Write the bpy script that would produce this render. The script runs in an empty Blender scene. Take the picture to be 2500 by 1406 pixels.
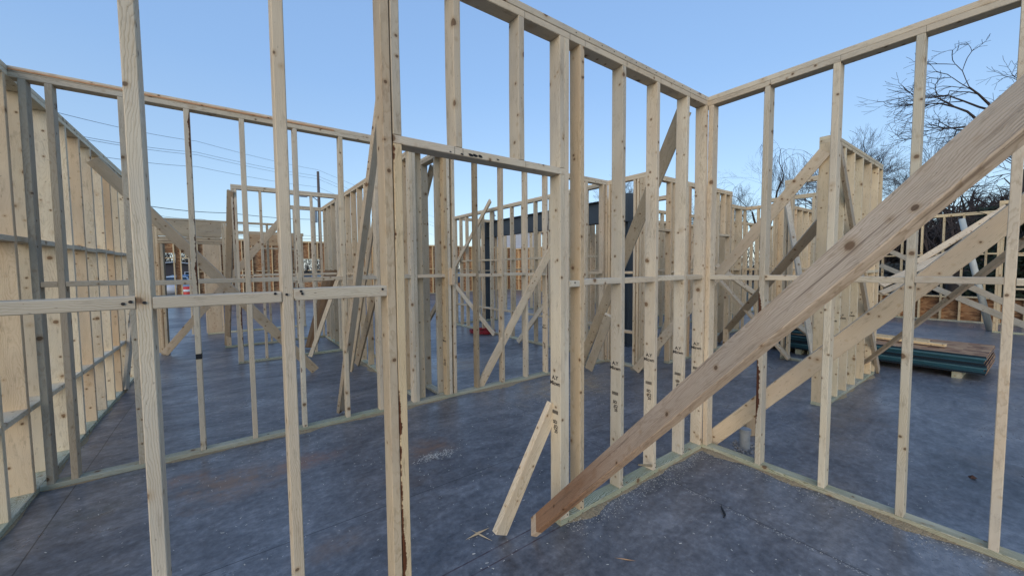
import bpy, bmesh, math, random
from mathutils import Vector, Matrix, noise
random.seed(7)
R = math.radians
scn = bpy.context.scene
C = scn.collection

# ------------------------------------------------------------------ camera
FPX = 939.5; EYE = 1.58
pitch, roll, yaw = R(-3.0984), R(-0.4717), R(53.6129)
Fv = Vector((math.cos(yaw)*math.cos(pitch), math.sin(yaw)*math.cos(pitch), math.sin(pitch)))
R0 = Vector((math.sin(yaw), -math.cos(yaw), 0)); U0 = R0.cross(Fv)
Rv = R0*math.cos(roll)+U0*math.sin(roll); Uv = -R0*math.sin(roll)+U0*math.cos(roll)
EP = Vector((0, 0, EYE))
cam = bpy.data.cameras.new('camera'); co = bpy.data.objects.new('camera', cam); C.objects.link(co)
cam.sensor_width = 36; cam.lens = FPX/2500*36; cam.clip_end = 2000; cam.clip_start = .05
m = Matrix((Rv, Uv, -Fv)).transposed().to_4x4(); m.translation = EP; co.matrix_world = m
scn.camera = co
# survey helpers: a sight line through a measured picture position, met with a real plane of the building
def ray(x, y): return Fv+Rv*((x-1250)/FPX)-Uv*((y-703)/FPX)
def G(x, y, z=0): d = ray(x, y); return EP+d*((z-EYE)/d.z)
def PV(x, y, v): d = ray(x, y); return EP+d*(v/d.y)
def PU(x, y, u): d = ray(x, y); return EP+d*(u/d.x)
def RD(x, y, dist): d = ray(x, y); h = Vector((d.x, d.y, 0)); return EP+d*(dist/h.length)

# ------------------------------------------------------------------ materials
def newmat(name):
    mt = bpy.data.materials.new(name); mt.use_nodes = True
    nt = mt.node_tree; nt.nodes.clear()
    out = nt.nodes.new('ShaderNodeOutputMaterial'); b = nt.nodes.new('ShaderNodeBsdfPrincipled')
    nt.links.new(b.outputs[0], out.inputs[0])
    return mt, nt, b
class N:
    def __init__(s, nt): s.nt = nt
    def n(s, t, **k):
        x = s.nt.nodes.new(t)
        for a, v in k.items(): setattr(x, a, v)
        return x
    def link(s, a, b): s.nt.links.new(a, b)
    def setin(s, sock, v):
        if hasattr(v, 'is_output'): s.link(v, sock)
        else: sock.default_value = v
    def math(s, op, a, b=0., c=0., clamp=False):
        x = s.n('ShaderNodeMath', operation=op); x.use_clamp = clamp
        s.setin(x.inputs[0], a); s.setin(x.inputs[1], b); s.setin(x.inputs[2], c); return x.outputs[0]
    def vm(s, op, a, b=(0, 0, 0), sc=None):
        x = s.n('ShaderNodeVectorMath', operation=op); s.setin(x.inputs[0], a); s.setin(x.inputs[1], b)
        if sc is not None: s.setin(x.inputs['Scale'], sc)
        return x.outputs['Value'] if op in ('LENGTH', 'DOT_PRODUCT') else x.outputs[0]
    def noise(s, v, scale=5, detail=2, rough=.5, dist=0):
        x = s.n('ShaderNodeTexNoise'); s.setin(x.inputs['Vector'], v); s.setin(x.inputs['Scale'], scale)
        x.inputs['Detail'].default_value = detail; x.inputs['Roughness'].default_value = rough
        x.inputs['Distortion'].default_value = dist; return x.outputs[0]
    def ramp(s, f, pts):
        x = s.n('ShaderNodeValToRGB'); s.setin(x.inputs[0], f); e = x.color_ramp.elements
        while len(e) < len(pts): e.new(.5)
        for i, (p, c) in enumerate(pts):
            e[i].position = p; e[i].color = (c, c, c, 1) if isinstance(c, (int, float)) else (*c, 1)
        return x.outputs[0]
    def mix(s, f, a, b, mode='MIX'):
        x = s.n('ShaderNodeMix', data_type='RGBA', blend_type=mode); x.clamp_factor = True
        s.setin(x.inputs[0], f); s.setin(x.inputs[6], a if hasattr(a, 'is_output') else (*a, 1)); s.setin(x.inputs[7], b if hasattr(b, 'is_output') else (*b, 1)); return x.outputs[2]
    def sep(s, v): x = s.n('ShaderNodeSeparateXYZ'); s.setin(x.inputs[0], v); return x.outputs
    def comb(s, a, b, c):
        x = s.n('ShaderNodeCombineXYZ'); s.setin(x.inputs[0], a); s.setin(x.inputs[1], b); s.setin(x.inputs[2], c); return x.outputs[0]
    def bump(s, h, st, dist=.01):
        x = s.n('ShaderNodeBump'); x.inputs['Strength'].default_value = st; x.inputs['Distance'].default_value = dist
        s.setin(x.inputs['Height'], h); return x.outputs[0]

def wood_mat(name, light=(.675, .575, .42), dark=(.46, .355, .225), bark=0, knots=True, grain=1.):
    """sawn softwood: object z runs along the board, object colour tints the single board"""
    mt, nt, b = newmat(name); q = N(nt)
    tc = q.n('ShaderNodeTexCoord').outputs['Object']; oi = q.n('ShaderNodeObjectInfo')
    rnd = oi.outputs['Random']
    off = q.comb(q.math('MULTIPLY', rnd, 37.1), q.math('MULTIPLY', rnd, 91.7), q.math('MULTIPLY', rnd, 53.3))
    p = q.vm('ADD', tc, off)
    # tree rings around a wandering pith
    lowz = q.comb(0., 0., q.math('ADD', q.math('MULTIPLY', q.sep(tc)[2], 1.), q.math('MULTIPLY', rnd, 77.)))
    wob = q.n('ShaderNodeTexNoise'); q.setin(wob.inputs['Vector'], lowz); wob.inputs['Scale'].default_value = 1.3; wob.inputs['Detail'].default_value = 2
    wv = q.vm('SCALE', q.vm('SUBTRACT', wob.outputs['Color'], (.5, .5, .5)), sc=.16)
    ctr = q.comb(q.math('MULTIPLY', q.math('SUBTRACT', rnd, .5), .16), q.math('MULTIPLY', q.math('SUBTRACT', q.math('FRACT', q.math('MULTIPLY', rnd, 7.3)), .5), .12), 0.)
    pp = q.vm('ADD', q.vm('ADD', tc, wv), ctr)
    s3 = q.sep(pp); r = q.vm('LENGTH', q.comb(s3[0], s3[1], 0.))
    r = q.math('ADD', r, q.math('MULTIPLY', q.noise(q.vm('MULTIPLY', p, (1, 1, .45)), 8, 4, .62), .05))
    ring = q.math('FRACT', q.math('MULTIPLY', r, 155.))
    ring = q.math('MULTIPLY', q.ramp(ring, [(0, .1), (.5, .22), (.86, .95), (1, .1)]), q.ramp(q.noise(q.vm('MULTIPLY', p, (1, 1, .15)), 11, 3, .6), [(.35, .25), (.62, 1.25)]))
    fine = q.noise(q.vm('MULTIPLY', p, (1, 1, .02)), 260, 2, .6)
    blot = q.noise(q.vm('MULTIPLY', p, (1, 1, .35)), 6, 3, .55)
    f = q.math('ADD', q.math('MULTIPLY', ring, .66*grain), q.math('MULTIPLY', fine, .32))
    f = q.math('ADD', f, q.math('MULTIPLY', q.math('SUBTRACT', blot, .5), 1.1), clamp=True)
    col = q.mix(f, light, dark)
    # grey weathering, handling dirt
    gr = q.ramp(q.noise(q.vm('MULTIPLY', p, (1, 1, .5)), 2.6, 4, .6), [(.42, 0.), (.72, 1.)])
    col = q.mix(q.math('MULTIPLY', gr, .5), col, (.37, .345, .30))
    pk = q.ramp(q.noise(q.vm('MULTIPLY', q.vm('ADD', p, (5., 5., 5.)), (1, 1, .3)), 3.2, 3, .6), [(.50, 0.), (.68, 1.)])
    col = q.mix(q.math('MULTIPLY', pk, .30), col, (.56, .42, .29))
    dirt = q.ramp(q.noise(q.vm('MULTIPLY', p, (1, 1, .25)), 34, 4, .7), [(.56, 0.), (.74, 1.)])
    col = q.mix(q.math('MULTIPLY', dirt, .48), col, (.19, .14, .09))
    ding = q.ramp(q.noise(q.vm('MULTIPLY', p, (1, 1, .4)), 95, 3, .7), [(.66, 0.), (.74, 1.)])
    col = q.mix(q.math('MULTIPLY', ding, .6), col, (.10, .07, .045))
    if knots:
        for sc, th, c in ((7.5, .10, (.13, .065, .03)), (15., .095, (.09, .05, .028))):
            v = q.n('ShaderNodeTexVoronoi'); q.setin(v.inputs['Vector'], q.vm('ADD', p, q.vm('SCALE', q.vm('SUBTRACT', wob.outputs['Color'], (.5, .5, .5)), sc=.1)))
            v.inputs['Scale'].default_value = sc
            d = q.math('ADD', v.outputs['Distance'], q.math('MULTIPLY', q.noise(p, 60, 2), .05))
            keep = q.math('GREATER_THAN', q.sep(v.outputs['Color'])[0], .45)
            k = q.math('MULTIPLY', q.ramp(d, [(th+.03, 1.), (th+.065, 0.)]), keep)
            halo = q.math('MULTIPLY', q.ramp(d, [(th+.05, 1.), (th+.20, 0.)]), keep)
            col = q.mix(q.math('MULTIPLY', halo, .42), col, (.36, .22, .10))
            col = q.mix(q.math('MULTIPLY', k, .8), col, c)
    if bark:
        sx = q.sep(tc)
        e = q.math('ADD', q.math('MULTIPLY', sx[0], bark[0]*12.), q.math('MULTIPLY', sx[1], bark[1]*12.))
        nz = q.math('ADD', q.math('MULTIPLY', q.noise(q.vm('MULTIPLY', p, (.6, .6, 1.)), 3.5, 5, .75), .45), q.math('MULTIPLY', q.noise(q.comb(3., 0., q.sep(p)[2]), .8, 2, .5), .65))
        msk = q.ramp(q.math('ADD', e, q.math('MULTIPLY', q.math('SUBTRACT', nz, .5), 2.9)), [(.95, 0.), (1.05, 1.)])
        bcol = q.mix(q.noise(q.vm('MULTIPLY', p, (1, 1, .2)), 90, 4, .7), (.16, .055, .025), (.03, .016, .010))
        col = q.mix(msk, col, bcol)
    col = q.mix(1., col, oi.outputs['Color'], 'MULTIPLY')
    q.link(col, b.inputs['Base Color'])
    b.inputs['Roughness'].default_value = .78; b.inputs['Specular IOR Level'].default_value = .25
    h = q.math('ADD', q.math('MULTIPLY', ring, .5), fine)
    q.link(q.bump(h, .25, .002), b.inputs['Normal'])
    return mt
WOOD = wood_mat('sawn_spruce')
BARKR = wood_mat('spruce_bark_edge', bark=(1, 1.2))
BARKL = wood_mat('spruce_bark_other_edge', bark=(1, -1.2))
BARKV = wood_mat('spruce_bark_inner_edge', bark=(-1, 1.))
BARKW = wood_mat('spruce_bark_streak', bark=(-1, -.9))
TREAT = wood_mat('treated_pine', (.56, .55, .40), (.20, .21, .12), grain=1.8, knots=True)
BROWN = wood_mat('brown_pine', (.40, .25, .145), (.20, .105, .055), grain=1.5)
def big_board_mat():
    m_ = wood_mat('coarse_grained_pine', (.62, .50, .38), (.37, .27, .175), grain=.9, knots=True)
    nt = m_.node_tree; q = N(nt); b = [n for n in nt.nodes if n.type == 'BSDF_PRINCIPLED'][0]; src = b.inputs['Base Color'].links[0].from_socket
    tc = q.n('ShaderNodeTexCoord').outputs['Object']; z = q.sep(tc)[2]
    f = q.ramp(q.math('MULTIPLY', .5, q.math('ADD', z, q.math('MULTIPLY', q.math('SUBTRACT', q.noise(q.vm('MULTIPLY', tc, (6, 6, 1)), 2.5, 4, .6), .5), .7))), [(.27, 1.), (.5, .45), (1., 0.)])
    f = q.math('MULTIPLY', f, q.math('GREATER_THAN', z, .072))
    col = q.mix(f, src, q.mix(1., src, (.56, .40, .31), 'MULTIPLY'))
    # long dark checks along the grain
    ck = q.ramp(q.noise(q.vm('MULTIPLY', tc, (1, 1, .03)), 55, 3, .65), [(.60, 0.), (.68, 1.)])
    sw = q.noise(q.vm('MULTIPLY', tc, (1, 1, .12)), 16, 4, .6, 1.2)
    sw = q.ramp(q.math('FRACT', q.math('MULTIPLY', sw, 9.)), [(0., 0.), (.7, .25), (.93, 1.), (1., 0.)])
    col = q.mix(q.math('MULTIPLY', sw, .30), col, q.mix(1., col, (.48, .38, .30), 'MULTIPLY'))
    col = q.mix(q.math('MULTIPLY', ck, .6), col, (.13, .08, .05)); q.link(col, b.inputs['Base Color']); return m_
BIG = big_board_mat()

def simple(name, col, rough=.6, metal=0, spec=.4, var=0., vs=8, bump=0):
    mt, nt, b = newmat(name); q = N(nt)
    if var:
        tc = q.n('ShaderNodeTexCoord').outputs['Object']
        n = q.noise(tc, vs, 5, .6)
        c2 = tuple(max(0, c*(1-var)) for c in col); c1 = tuple(min(1, c*(1+var)) for c in col)
        q.link(q.mix(n, c2, c1), b.inputs['Base Color'])
        if bump: q.link(q.bump(n, bump, .02), b.inputs['Normal'])
    else: b.inputs['Base Color'].default_value = (*col, 1)
    b.inputs['Roughness'].default_value = rough; b.inputs['Metallic'].default_value = metal
    b.inputs['Specular IOR Level'].default_value = spec
    return mt

def slab_mat():
    mt, nt, b = newmat('new_concrete_slab'); q = N(nt)
    tc = q.n('ShaderNodeTexCoord').outputs['Object']; s = q.sep(tc); x, y = s[0], s[1]
    big = q.noise(tc, .55, 5, .6, .6); mid = q.noise(tc, 2.2, 5, .62, 1.0); fin = q.noise(tc, 22, 4, .7)
    sw = q.noise(q.vm('MULTIPLY', tc, (1., 2.6, 1.)), 1.1, 6, .68, 1.6)
    f = q.math('ADD', q.math('MULTIPLY', big, .45), q.math('ADD', q.math('MULTIPLY', mid, .3), q.math('MULTIPLY', sw, .35)))
    f = q.math('ADD', f, q.math('ADD', q.math('MULTIPLY', q.math('SUBTRACT', fin, .5), .5), q.math('MULTIPLY', q.math('SUBTRACT', q.noise(q.vm('MULTIPLY', tc, (1., 1.7, 1.)), 7.5, 5, .7, 1.2), .5), .42)))
    col = q.ramp(f, [(.30, (.028, .028, .034)), (.45, (.082, .084, .093)), (.58, (.148, .150, .160)), (.74, (.27, .268, .275))])
    # mineral stains, rusty drips and sandy patches
    st = q.ramp(q.noise(tc, 1.15, 5, .66, .8), [(.615, 0.), (.70, 1.)])
    col = q.mix(q.math('MULTIPLY', st, .42), col, (.115, .070, .048))
    st2 = q.ramp(q.noise(q.vm('ADD', tc, (31., 7., 0.)), .8, 5, .7, .5), [(.62, 0.), (.70, 1.)])
    col = q.mix(q.math('MULTIPLY', st2, .35), col, (.035, .026, .026))
    pit = q.ramp(q.noise(tc, 75, 3, .7), [(.62, 0.), (.72, 1.)])
    col = q.mix(q.math('MULTIPLY', pit, .25), col, (.16, .16, .17))
    pit2 = q.ramp(q.noise(q.vm('ADD', tc, (9., 3., 0.)), 50, 4, .75), [(.30, 1.), (.40, 0.)])
    col = q.mix(q.math('MULTIPLY', pit2, .45), col, (.012, .012, .016))
    for uu, vv, rr, cc, am in ((.0, 3.45, .5, (.28, .15, .075), .85), (2.9, 5.5, .7, (.30, .20, .11), .7), (3.55, 3.6, .9, (.34, .24, .13), .85), (4.5, .15, .75, (.030, .028, .022), .6), (1.35, 3.1, .35, (.28, .14, .07), .7), (.42, 2.3, .25, (.24, .14, .08), .55), (.5, 3.5, .3, (.28, .12, .06), .8), (-.3, 3.75, .2, (.28, .13, .06), .8), (-.8, 3.6, .25, (.10, .09, .05), .4), (5.0, 3.3, .5, (.2, .14, .08), .35)):
        d = q.vm('LENGTH', q.vm('MULTIPLY', q.vm('SUBTRACT', tc, (uu, vv, 0.)), (1., 1.6, 0.)))
        d = q.math('ADD', d, q.math('MULTIPLY', q.math('SUBTRACT', q.noise(tc, 4, 5, .7), .5), rr*1.7))
        mk = q.ramp(q.math('DIVIDE', d, rr), [(.25, 1.), (1., 0.)])
        mk = q.math('MULTIPLY', mk, q.ramp(q.noise(tc, 9, 6, .8), [(.38, .12), (.56, .85)]))
        col = q.mix(q.math('MULTIPLY', mk, am), col, cc)
    # sawn control joints
    jm = None
    wobx = q.math('ADD', x, q.math('MULTIPLY', q.noise(tc, 1.5, 2), .012)); woby = q.math('ADD', y, q.math('MULTIPLY', q.noise(tc, 1.5, 2), .012))
    for ax, v in ((wobx, -.96), (wobx, 2.58), (wobx, 6.1), (wobx, 9.7), (wobx, 13.2), (woby, 2.51), (woby, 5.93), (woby, 9.4), (woby, 13.), (woby, 16.5), (woby, -1.2)):
        k = q.math('LESS_THAN', q.math('ABSOLUTE', q.math('SUBTRACT', ax, v)), .0035)
        jm = k if jm is None else q.math('MAXIMUM', jm, k)
    col = q.mix(q.math('MULTIPLY', jm, .8), col, (.008, .008, .010))
    # snapped chalk lines either side of the wall in the doorway
    cm = None
    for v in (1.655, 1.745):
        k = q.math('LESS_THAN', q.math('ABSOLUTE', q.math('SUBTRACT', y, v)), .0045)
        cm = k if cm is None else q.math('MAXIMUM', cm, k)
    cm = q.math('MULTIPLY', cm, q.math('LESS_THAN', x, 1.6))
    cm = q.math('MULTIPLY', cm, q.ramp(q.noise(tc, 14, 3), [(.3, .35), (.6, 1.)]))
    col = q.mix(q.math('MULTIPLY', cm, .9), col, (.035, .004, .010))
    q.link(col, b.inputs['Base Color'])
    rg = q.ramp(q.math('ADD', q.math('MULTIPLY', big, .5), q.math('MULTIPLY', sw, .5)), [(.38, .46), (.5, .33), (.62, .20)])
    rg = q.math('ADD', rg, q.math('MULTIPLY', fin, .12))
    q.link(rg, b.inputs['Roughness']); b.inputs['Specular IOR Level'].default_value = .75
    h = q.math('ADD', q.math('MULTIPLY', fin, .6), q.math('MULTIPLY', q.noise(tc, 6, 4, .6), .8))
    h = q.math('SUBTRACT', h, q.math('MULTIPLY', jm, 1.))
    q.link(q.bump(h, .16, .005), b.inputs['Normal'])
    return mt

def osb_mat():
    mt, nt, b = newmat('strand_board'); q = N(nt)
    tc = q.n('ShaderNodeTexCoord').outputs['Object']
    v = q.n('ShaderNodeTexVoronoi'); q.setin(v.inputs['Vector'], q.vm('ADD', q.vm('MULTIPLY', tc, (1., 1., 3.)), q.vm('SCALE', q.n('ShaderNodeTexNoise').outputs['Color'], sc=.2)))
    v.inputs['Scale'].default_value = 9
    f = q.math('ADD', q.math('MULTIPLY', q.sep(v.outputs['Color'])[0], .6), q.math('MULTIPLY', q.noise(q.vm('MULTIPLY', tc, (1, 1, 4)), 14, 4, .7), .5))
    col = q.ramp(f, [(.2, (.11, .045, .018)), (.5, (.30, .145, .06)), (.85, (.46, .27, .13))])
    q.link(col, b.inputs['Base Color']); b.inputs['Roughness'].default_value = .7
    return mt
SLAB = slab_mat(); OSB = osb_mat()
STEEL = simple('grey_primed_steel', (.048, .060, .070), .55, 0, .4, .25, 3)
TEAL = simple('blue_green_edge_seal', (.008, .052, .075), .45, 0, .5, .5, 4)
DARK = simple('shadow_gap_black', (.02, .02, .025), .8)
PAPER = simple('torn_pale_wrap', (.35, .42, .44), .7, var=.3, vs=20)
DUST = simple('sawdust', (.40, .31, .19), .95, var=.55, vs=110, bump=.9)
CHIPM = simple('pale_wood_chip', (.72, .66, .56), .8, var=.2, vs=30)
BARKM = simple('dark_bark', (.045, .036, .032), .9, var=.4, vs=6, bump=.5)
TWIG = simple('bare_twigs', (.055, .043, .040), .9)
IVY = simple('ivy_leaves', (.018, .028, .012), .8, var=.5, vs=3)
RED = simple('red_cord', (.28, .012, .016), .5)
PVC = simple('dusty_white_pipe', (.30, .31, .31), .6, var=.5, vs=16)
BRICK = simple('red_brick', (.095, .028, .026), .85, var=.35, vs=5)
ROOF = simple('grey_shingles', (.09, .085, .09), .9, var=.3, vs=3)
WHITE = simple('white_trim', (.62, .64, .68), .6)
GLASS = simple('dark_glass', (.03, .045, .06), .08, 0, .6)
TYRE = simple('tyre_rubber', (.015, .015, .016), .8)
POLEM = simple('weathered_pole', (.13, .105, .09), .9, var=.3, vs=4)
WIREM = simple('black_cable', (.09, .095, .11), .6)
GALV = simple('galvanised_metal', (.38, .40, .42), .45, .3)
SIDING = simple('pale_metal_siding', (.40, .43, .49), .5, 0, .4, .06, 2)
INK = simple('black_stamp_ink', (.035, .03, .028), .7)
GROUNDM = simple('trodden_soil_and_grass', (.085, .082, .055), .95, var=.5, vs=.5, bump=.6)
ASPH = simple('asphalt', (.055, .056, .06), .85, var=.3, vs=1.5)

# ------------------------------------------------------------------ object helpers
def link(name, me, mat=None, parent=None):
    o = bpy.data.objects.new(name, me); C.objects.link(o)
    if mat and me is not None: me.materials.append(mat)
    if parent: o.parent = parent
    return o
def tag(o, label=None, cat=None, group=None, kind=None):
    if label: o['label'] = label
    if cat: o['category'] = cat
    if group: o['group'] = group
    if kind: o['kind'] = kind
    return o
def empty(name, loc, label, cat, group=None):
    o = bpy.data.objects.new(name, None); C.objects.link(o); o.location = loc; o.empty_display_size = .2
    return tag(o, label, cat, group)
def bm_obj(name, bm, mat, parent=None, smooth=False):
    me = bpy.data.meshes.new(name); bm.to_mesh(me); bm.free()
    if smooth:
        for p in me.polygons: p.use_smooth = True
    return link(name, me, mat, parent)
def bx(bm, x0, x1, y0, y1, z0, z1, mtx=None):
    vs = [bm.verts.new((x, y, z)) for x in (x0, x1) for y in (y0, y1) for z in (z0, z1)]
    for f in ((0, 1, 3, 2), (4, 6, 7, 5), (0, 4, 5, 1), (2, 3, 7, 6), (0, 2, 6, 4), (1, 5, 7, 3)):
        bm.faces.new([vs[i] for i in f])
    if mtx is not None:
        for v in vs: v.co = mtx @ v.co
    return vs
def tube(bm, pts, rad, n=6, cap=True):
    pts = [Vector(p) for p in pts]; rings = []
    for i, p in enumerate(pts):
        d = (pts[min(i+1, len(pts)-1)]-pts[max(i-1, 0)]).normalized()
        a = d.orthogonal().normalized() if i == 0 else (A-d*A.dot(d)).normalized()
        A = a; b2 = d.cross(a); r = rad[i] if isinstance(rad, (list, tuple)) else rad
        rings.append([bm.verts.new(p+(a*math.cos(6.28318*k/n)+b2*math.sin(6.28318*k/n))*r) for k in range(n)])
    for i in range(len(rings)-1):
        for k in range(n): bm.faces.new((rings[i][k], rings[i][(k+1) % n], rings[i+1][(k+1) % n], rings[i+1][k]))
    if cap: bm.faces.new(rings[0][::-1]); bm.faces.new(rings[-1])

RB = random.Random(11)
def board_mesh(name, L, w, t, mat, bow=.004, cutang=0.):
    """w along local x, t along local y, length along local z, eased edges, slightly crooked"""
    bm = bmesh.new(); c = .0028; n = max(2, int(L/.4)+1)
    a1, a2 = RB.uniform(-1, 1)*bow, RB.uniform(-1, 1)*bow*.7; ph = RB.uniform(0, 3)
    prof = [(-w/2+c, -t/2), (w/2-c, -t/2), (w/2, -t/2+c), (w/2, t/2-c), (w/2-c, t/2), (-w/2+c, t/2), (-w/2, t/2-c), (-w/2, -t/2+c)]
    rings = []
    for i in range(n+1):
        s = i/n; k = math.sin(s*math.pi)
        ox = a1*k+a1*.4*math.sin(s*6.28+ph)*k; oy = a2*k
        rings.append([bm.verts.new((x+ox, y+oy, s*L+(math.tan(cutang)*x if i == 0 else 0))) for x, y in prof])
    for i in range(n):
        for k in range(8): bm.faces.new((rings[i][k], rings[i][(k+1) % 8], rings[i+1][(k+1) % 8], rings[i+1][k]))
    bm.faces.new(rings[0][::-1]); bm.faces.new(rings[-1])
    me = bpy.data.meshes.new(name); bm.to_mesh(me); bm.free(); me.materials.append(mat)
    return me
def tint(o, base=(1, 1, 1), v=.10):
    k = 1.02+RB.uniform(-v, v)*1.3; w = RB.uniform(-.04, .035)
    o.color = (base[0]*k*(1+w), base[1]*k, base[2]*k*(1-w), 1)
def board(name, a, b, w, t, nrm, mat=WOOD, parent=None, tnt=(1, 1, 1), bow=.004, v=.10, cut=0.):
    """board from a to b; nrm = direction its broad face looks"""
    a = Vector(a); b = Vector(b); z = (b-a).normalized()
    y = Vector(nrm); y = (y-z*y.dot(z)).normalized(); x = y.cross(z)
    me = board_mesh(name, (b-a).length, w, t, mat, bow, cut)
    o = bpy.data.objects.new(name, me); C.objects.link(o)
    mm = Matrix((x, y, z)).transposed().to_4x4(); mm.translation = a
    if parent: o.parent = parent; mm = Matrix.Translation(-parent.location) @ mm
    o.matrix_local = mm; tint(o, tnt, v)
    return o

T2 = .0381; PT = .038
SPACING = .4
def wall(label, axis, f, a, b, H=2.97, depth=.089, studs=None, start=None, rows=(1.481,), group='stud wall frames', openings=(), plates=2,
         bottom=True, extra=None, mats=None, tnt=(1, 1, 1), name='stud_wall', bp=None, tp=None, topcut=None, trow=None):
    """axis 'u': runs along x, near face at y=f; axis 'v': runs along y, near face at x=f.
    openings: (from, to, header z) with a flat header and cripples over it"""
    def P(s, d, z): return (s, f+d, z) if axis == 'u' else (f+d, s, z)
    n_thin = (0, 1, 0) if axis == 'u' else (1, 0, 0)      # across the wall
    n_long = (1, 0, 0) if axis == 'u' else (0, 1, 0)
    root = empty(name, P(a, depth/2, 0), label, 'wall frame', group)
    dm = depth/2; mats = mats or {}
    if studs is None:
        studs = []; s = (start if start is not None else a+.019)
        while s < b-.02: studs.append(round(s, 4)); s += SPACING
    zb = PT if bottom else 0.; zt = H-PT*plates
    for i in range(plates):
        x0 = (tp[0] if tp else a); x1 = (tp[1] if tp else b)
        o = board('top_plate', P(x0, dm, H-PT*(i+.5)), P(x1, dm, H-PT*(i+.5)), depth, PT-.0012, (0, 0, 1), mats.get('plate%d' % i, WOOD), root, tnt, bow=.002)
    if bottom:
        for (x0, x1) in (bp or [(a, b)]):
            board('bottom_plate', P(x0, dm, PT/2), P(x1, dm, PT/2), depth, PT-.001, (0, 0, 1), TREAT, root, (1, 1, 1), bow=.001)
    for s in studs:
        z0 = zb; hd = None
        for (o0, o1, hz) in openings:
            if o0+.03 < s < o1-.03: z0 = hz+PT
        nm = 'stud' if z0 == zb else 'cripple_stud'
        j1, j2 = (RB.uniform(-.0035, .0035), RB.uniform(-.0035, .0035)) if all(abs(s-o_) > .06 or o_ == s for o_ in studs) else (0, 0)
        board(nm, P(s+j1, dm, z0+.0006), P(s+j2, dm, zt-.0006), depth, T2, n_long, mats.get(round(s, 3), WOOD), root, mats.get(('t', round(s, 3)), tnt))
    for (o0, o1, hz) in openings:
        board('header', P(o0, dm, hz+PT/2), P(o1, dm, hz+PT/2), depth-.001, PT-.001, (0, 0, 1), WOOD, root, tnt, bow=.001)
    full = sorted(studs)
    for rz in rows:
        for s0, s1 in zip(full, full[1:]):
            if s1-s0 < .09: continue
            mid = (s0+s1)/2
            if any(o0 < mid < o1 for o0, o1, _ in openings) : continue
            if trow and not trow(mid): continue
            j = RB.uniform(-.006, .006)
            board('block', P(s0+T2/2+.001, dm, rz+j), P(s1-T2/2-.001, dm, rz+j), depth-.002, T2, (0, 0, 1), WOOD, root, tnt, bow=.001)
    return root

GREY = (.86, .87, .88); PINK = (1.04, .99, .92); RED_T = (.93, .72, .56); PALE = (1.04, 1.04, 1.02); OLD = (.62, .58, .52)
# ------------------------------------------------------------------ the near room
st = [-1.395, -.995, -.60, -.2155, .1765, .568, .907, 1.293, 1.6275, 1.755, 2.155, 2.545, 2.943, 3.231]
w0 = wall('front partition frame nearest the viewer, with a doorway and flat header beside its doubled stud', 'u', 1.6516, -1.6, 3.2505,
          studs=st, openings=[(.5925, 1.608, 2.115)], bp=[(-1.6, .63), (1.573, 3.2505)],
          mats={.1765: BARKL, ('t', .568): (1.06, .96, .84), ('t', 1.755): (1.0, .95, .87), 2.943: WOOD}, trow=lambda m_: not (.60 < m_ < 1.6))
dm = 1.6516+.0445
board('jack_stud', (.611, dm, PT), (.611, dm, 2.114), .089, T2, (1, 0, 0), BARKL, w0, (.98, .92, .78))
board('jack_stud', (1.5885, dm, PT), (1.5885, dm, 2.114), .089, T2, (1, 0, 0), WOOD, w0, PALE)
board('cripple_stud', (.611, dm, 2.154), (.611, dm, 2.893), .089, T2, (1, 0, 0), WOOD, w0)
board('cripple_stud', (1.5885, dm, 2.154), (1.5885, dm, 2.893), .089, T2, (1, 0, 0), WOOD, w0)
board('block', (.201, dm, 1.479), (.548, dm, 1.479), .088, T2, (0, 0, 1), WOOD, w0)
sv = [1.633, 1.722, 1.222, .82, .438, .072, -.33, -.73, -1.13, -1.53, -1.93]
we = wall('right hand partition frame running from the near corner toward the right edge', 'v', 3.2515, -2.4, 1.7406, studs=sv,
          mats={1.222: BARKV, 'plate0': BROWN if 0 else WOOD, ('t', .82): PALE, ('t', .438): PALE})
wa = wall('long middle frame behind the doorway, bark stripe along its double top plate', 'u', 4.168, -1.1455, 5.029,
          studs=[-1.09, -.97, -.605, -.225, .145, .555, .955, 1.30, 1.678, 1.717, 2.10, 2.14, 2.205, 2.53, 2.925, 3.33, 3.70, 4.50, 4.54, 4.93, 5.008],
          bp=[(-1.1455, 3.75), (4.47, 5.029)], trow=lambda m_: not (3.75 < m_ < 4.45),
          mats={-.225: BARKR, .555: BARKL, 2.53: WOOD, ('t', 2.53): OLD, 3.70: BARKR, 'plate1': BARKL if 0 else WOOD, ('t', 2.10): (1.02, .88, .70), ('t', .955): PALE, ('t', -.97): GREY, ('t', -1.09): GREY})
# the bark strip along the plate of the middle frame
board('top_plate', (-1.1455, 4.1655, 2.948), (.9, 4.1655, 2.944), .012, .004, (0, 1, 0), BARKR, wa, (1.2, .8, .6), bow=.001)
wc = wall('tall left side frame of closely seen deep studs with two rows of blocks', 'v', -1.1465-.14, 2.0, 9.3, depth=.14, start=2.11, rows=(.61, 1.80), tnt=(1.17, 1.18, 1.16),
          mats={('t', 5.71): (1, .9, .8), ('t', 6.91): (.9, .78, .66), ('t', 4.11): (1.12, 1.05, .96), ('t', 3.71): (1.15, 1.15, 1.1), ('t', 3.31): (1.15, 1.15, 1.1)})
wg = wall('frame running away behind the middle frame, left side of the narrow closet', 'v', 1.76, 4.258, 9.69, start=4.29, rows=(1.481,), tnt=(1.0, .95, .88))
wm = wall('short frame on the closet right side seen through the doorway header', 'v', 2.04, 4.258, 7.0, start=4.33, rows=(), tnt=GREY)
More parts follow.
